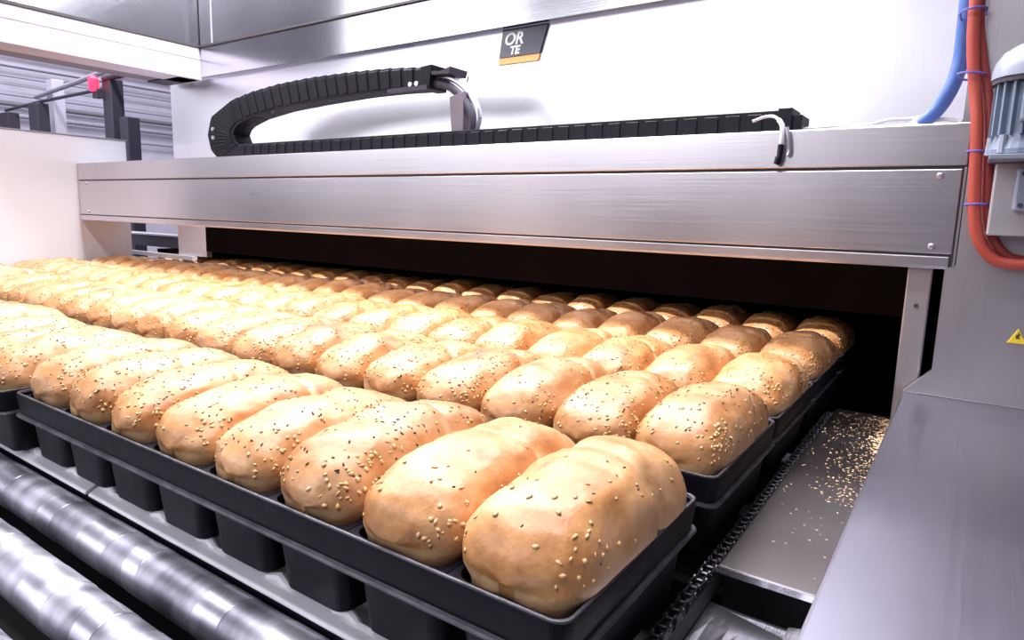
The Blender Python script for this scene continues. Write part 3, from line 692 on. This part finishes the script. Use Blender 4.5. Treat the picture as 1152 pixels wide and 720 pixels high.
for (x0, z0, x1, z1, nm) in [(-.19, 2.155, -.07, 2.165, 'topmost'), (-.165, 1.835, -.035, 1.82, 'upper'), (-.075, 1.415, .02, 1.41, 'third'), (-.055, 1.125, .06, 1.13, 'lowest')]:
    cx, cz = (x0+x1)/2, (z0+z1)/2; hx = (x1-x0)/2
    lp_ = [(cx+hx*math.cos(a), 4.54+.072*math.sin(a), cz+(z1-z0)/2*math.cos(a)) for a in [2*math.pi*k/20 for k in range(21)]]
    if nm in ('topmost', 'upper'): lp_ = [(p[0], p[1]+.05+(.05 if p[1] > 4.54 else -.05), p[2]) for p in lp_]
    tag(one(lambda m: m.tube(lp_, .0065, 6)).build('cable_tie', M['tie'], smooth=True), '%s violet cable tie around the hoses on the right' % nm, 'cable tie', 'cable ties on the hoses')
# ---------------------------------------------------------------- geared motor on its bracket
mt_ = thing('electric_motor', (.17, 4.4, 1.375), 'blue-grey electric motor with domed cover at the right edge', 'motor')
MX, MY = .175, 4.38
one(lambda m: m.tube([(MX, MY, 1.755), (MX, MY, 1.80), (MX, MY, 1.84), (MX, MY, 1.885), (MX, MY, 1.92), (MX, MY, 1.94)], [.185, .183, .172, .145, .09, .0], 32)).build('fan_cover', M['motor_light'], mt_, smooth=True)
one(lambda m: m.tube([(MX, MY, 1.73), (MX, MY, 1.757)], .178, 32)).build('cover_seam', M['frame'], mt_)
def fins(m):
    m.tube([(MX, MY, 1.47), (MX, MY, 1.74)], .135, 24)
    for k in range(20):
        a = 2*math.pi*k/20+.1; c, s = math.cos(a), math.sin(a); px, py = -s*.006, c*.006
        lo_ = [(MX+c*.12+px, MY+s*.12+py), (MX+c*.12-px, MY+s*.12-py), (MX+c*.165-px, MY+s*.165-py), (MX+c*.165+px, MY+s*.165+py)]
        m.hexa([(*p, 1.47) for p in lo_], [(*p, 1.74) for p in lo_])
one(fins).build('finned_body', M['motor'], mt_)
one(lambda m: m.tube([(MX, MY, 1.375), (MX, MY, 1.40), (MX, MY, 1.43), (MX, MY, 1.48)], [.16, .16, .15, .135], 28)).build('gear_flange', M['motor'], mt_, smooth=False)
boxes((.13, .26, 4.17, 4.27, 1.52, 1.70)).build('terminal_box', M['motor'], mt_, bevel=.015)
for a in (-2.3, -.9, 3.0): one(lambda m: m.tube([(MX+.15*math.cos(a), MY+.15*math.sin(a), 1.38), (MX+.15*math.cos(a), MY+.15*math.sin(a), 1.47)], [.022, .018], 8)).build('bolt', M['motor_light'], mt_)
bk = thing('motor_bracket', (.3, 4.45, .96), 'grey steel bracket box carrying the motor, behind orange hose', 'bracket')
boxes((.025, .6, 4.2, 4.595, 1.345, 1.370)).build('shelf', M['motor_light'], bk, bevel=.004)
boxes((.06, .6, 4.42, 4.595, .96, 1.343)).build('box', M['bracket'], bk, bevel=.01)
swb = thing('switch_box', (.28, 4.38, 1.09), 'small pale switch box with screws at the right edge below the motor', 'switch box')
boxes((.155, .42, 4.34, 4.415, 1.09, 1.31)).build('housing', M['motor_light'], swb, bevel=.012)
for x, z in [(.185, 1.28), (.185, 1.12)]: one(lambda m: m.tube([(x, 4.33, z), (x, 4.345, z)], .012, 10)).build('screw', M['frame'], swb)
# ---------------------------------------------------------------- lights
def area(name, loc, size, power, target=None, color=(1, 1, 1), rot=None, spread=None):
    l = bpy.data.lights.new(name, 'AREA'); l.shape = 'RECTANGLE'; l.size = size[0]*S; l.size_y = size[1]*S; l.energy = power; l.color = color
    if spread: l.spread = math.radians(spread)
    o = bpy.data.objects.new(name, l); col.objects.link(o); o.location = W(*loc)
    if rot is not None: o.rotation_euler = rot
    elif target is not None:
        d = W(*target)-W(*loc); o.rotation_euler = d.to_track_quat('-Z', 'Y').to_euler()
    return o
area('ceiling_lamp_over_oven', (-6.2, 4.25, 8.5), (12, .8), 140, rot=(0, 0, 0), color=(1, .96, .98))
area('canopy_lamp', (-5.7, 4.75, 5.3), (3.2, .3), 24, rot=(math.radians(16), 0, 0), color=(.97, .96, 1))
area('canopy_lamp', (-1.9, 4.75, 5.3), (1.6, .3), 11, rot=(math.radians(16), 0, 0), color=(.97, .96, 1))
area('front_fill', (-5.5, -.4, 8.5), (12, .8), 100, rot=(0, 0, 0), color=(.97, .95, 1))  # fill light added to brighten facade, cabinet and rollers
area('reflection_fill_low', (-24, -20, 7.2), (38, 5.0), 210, rot=(math.radians(90), 0, 0), color=(.95, .94, 1))  # unseen bright panel added for the lower facade reflection
area('reflection_fill_high_left', (-31, -20, 13), (18, 6), 120, rot=(math.radians(90), 0, 0), color=(.95, .94, 1))  # unseen bright panel added for the left patch on the upper band
area('reflection_fill_high_right', (-10, -20, 13), (11, 6), 75, rot=(math.radians(90), 0, 0), color=(.95, .94, 1))  # unseen bright panel added for the right patch on the upper band
area('ceiling_lamp_left', (-15, 6, 9), (3, 10), 90, rot=(0, 0, 0), color=(.93, .92, 1))
w = bpy.data.worlds.new('hall_ambience'); bpy.context.scene.world = w; w.use_nodes = True
w.node_tree.nodes['Background'].inputs['Color'].default_value = (.80, .78, 1.0, 1)
w.node_tree.nodes['Background'].inputs['Strength'].default_value = .22
sc = bpy.context.scene
sc.view_settings.view_transform = 'Standard'; sc.view_settings.look = 'None'; sc.view_settings.gamma = 1; sc.view_settings.exposure = 0
sc.view_settings.use_curve_mapping = False
sc.cycles.use_denoising = True
for o in bpy.data.objects:
    if '_o' in o: del o['_o']
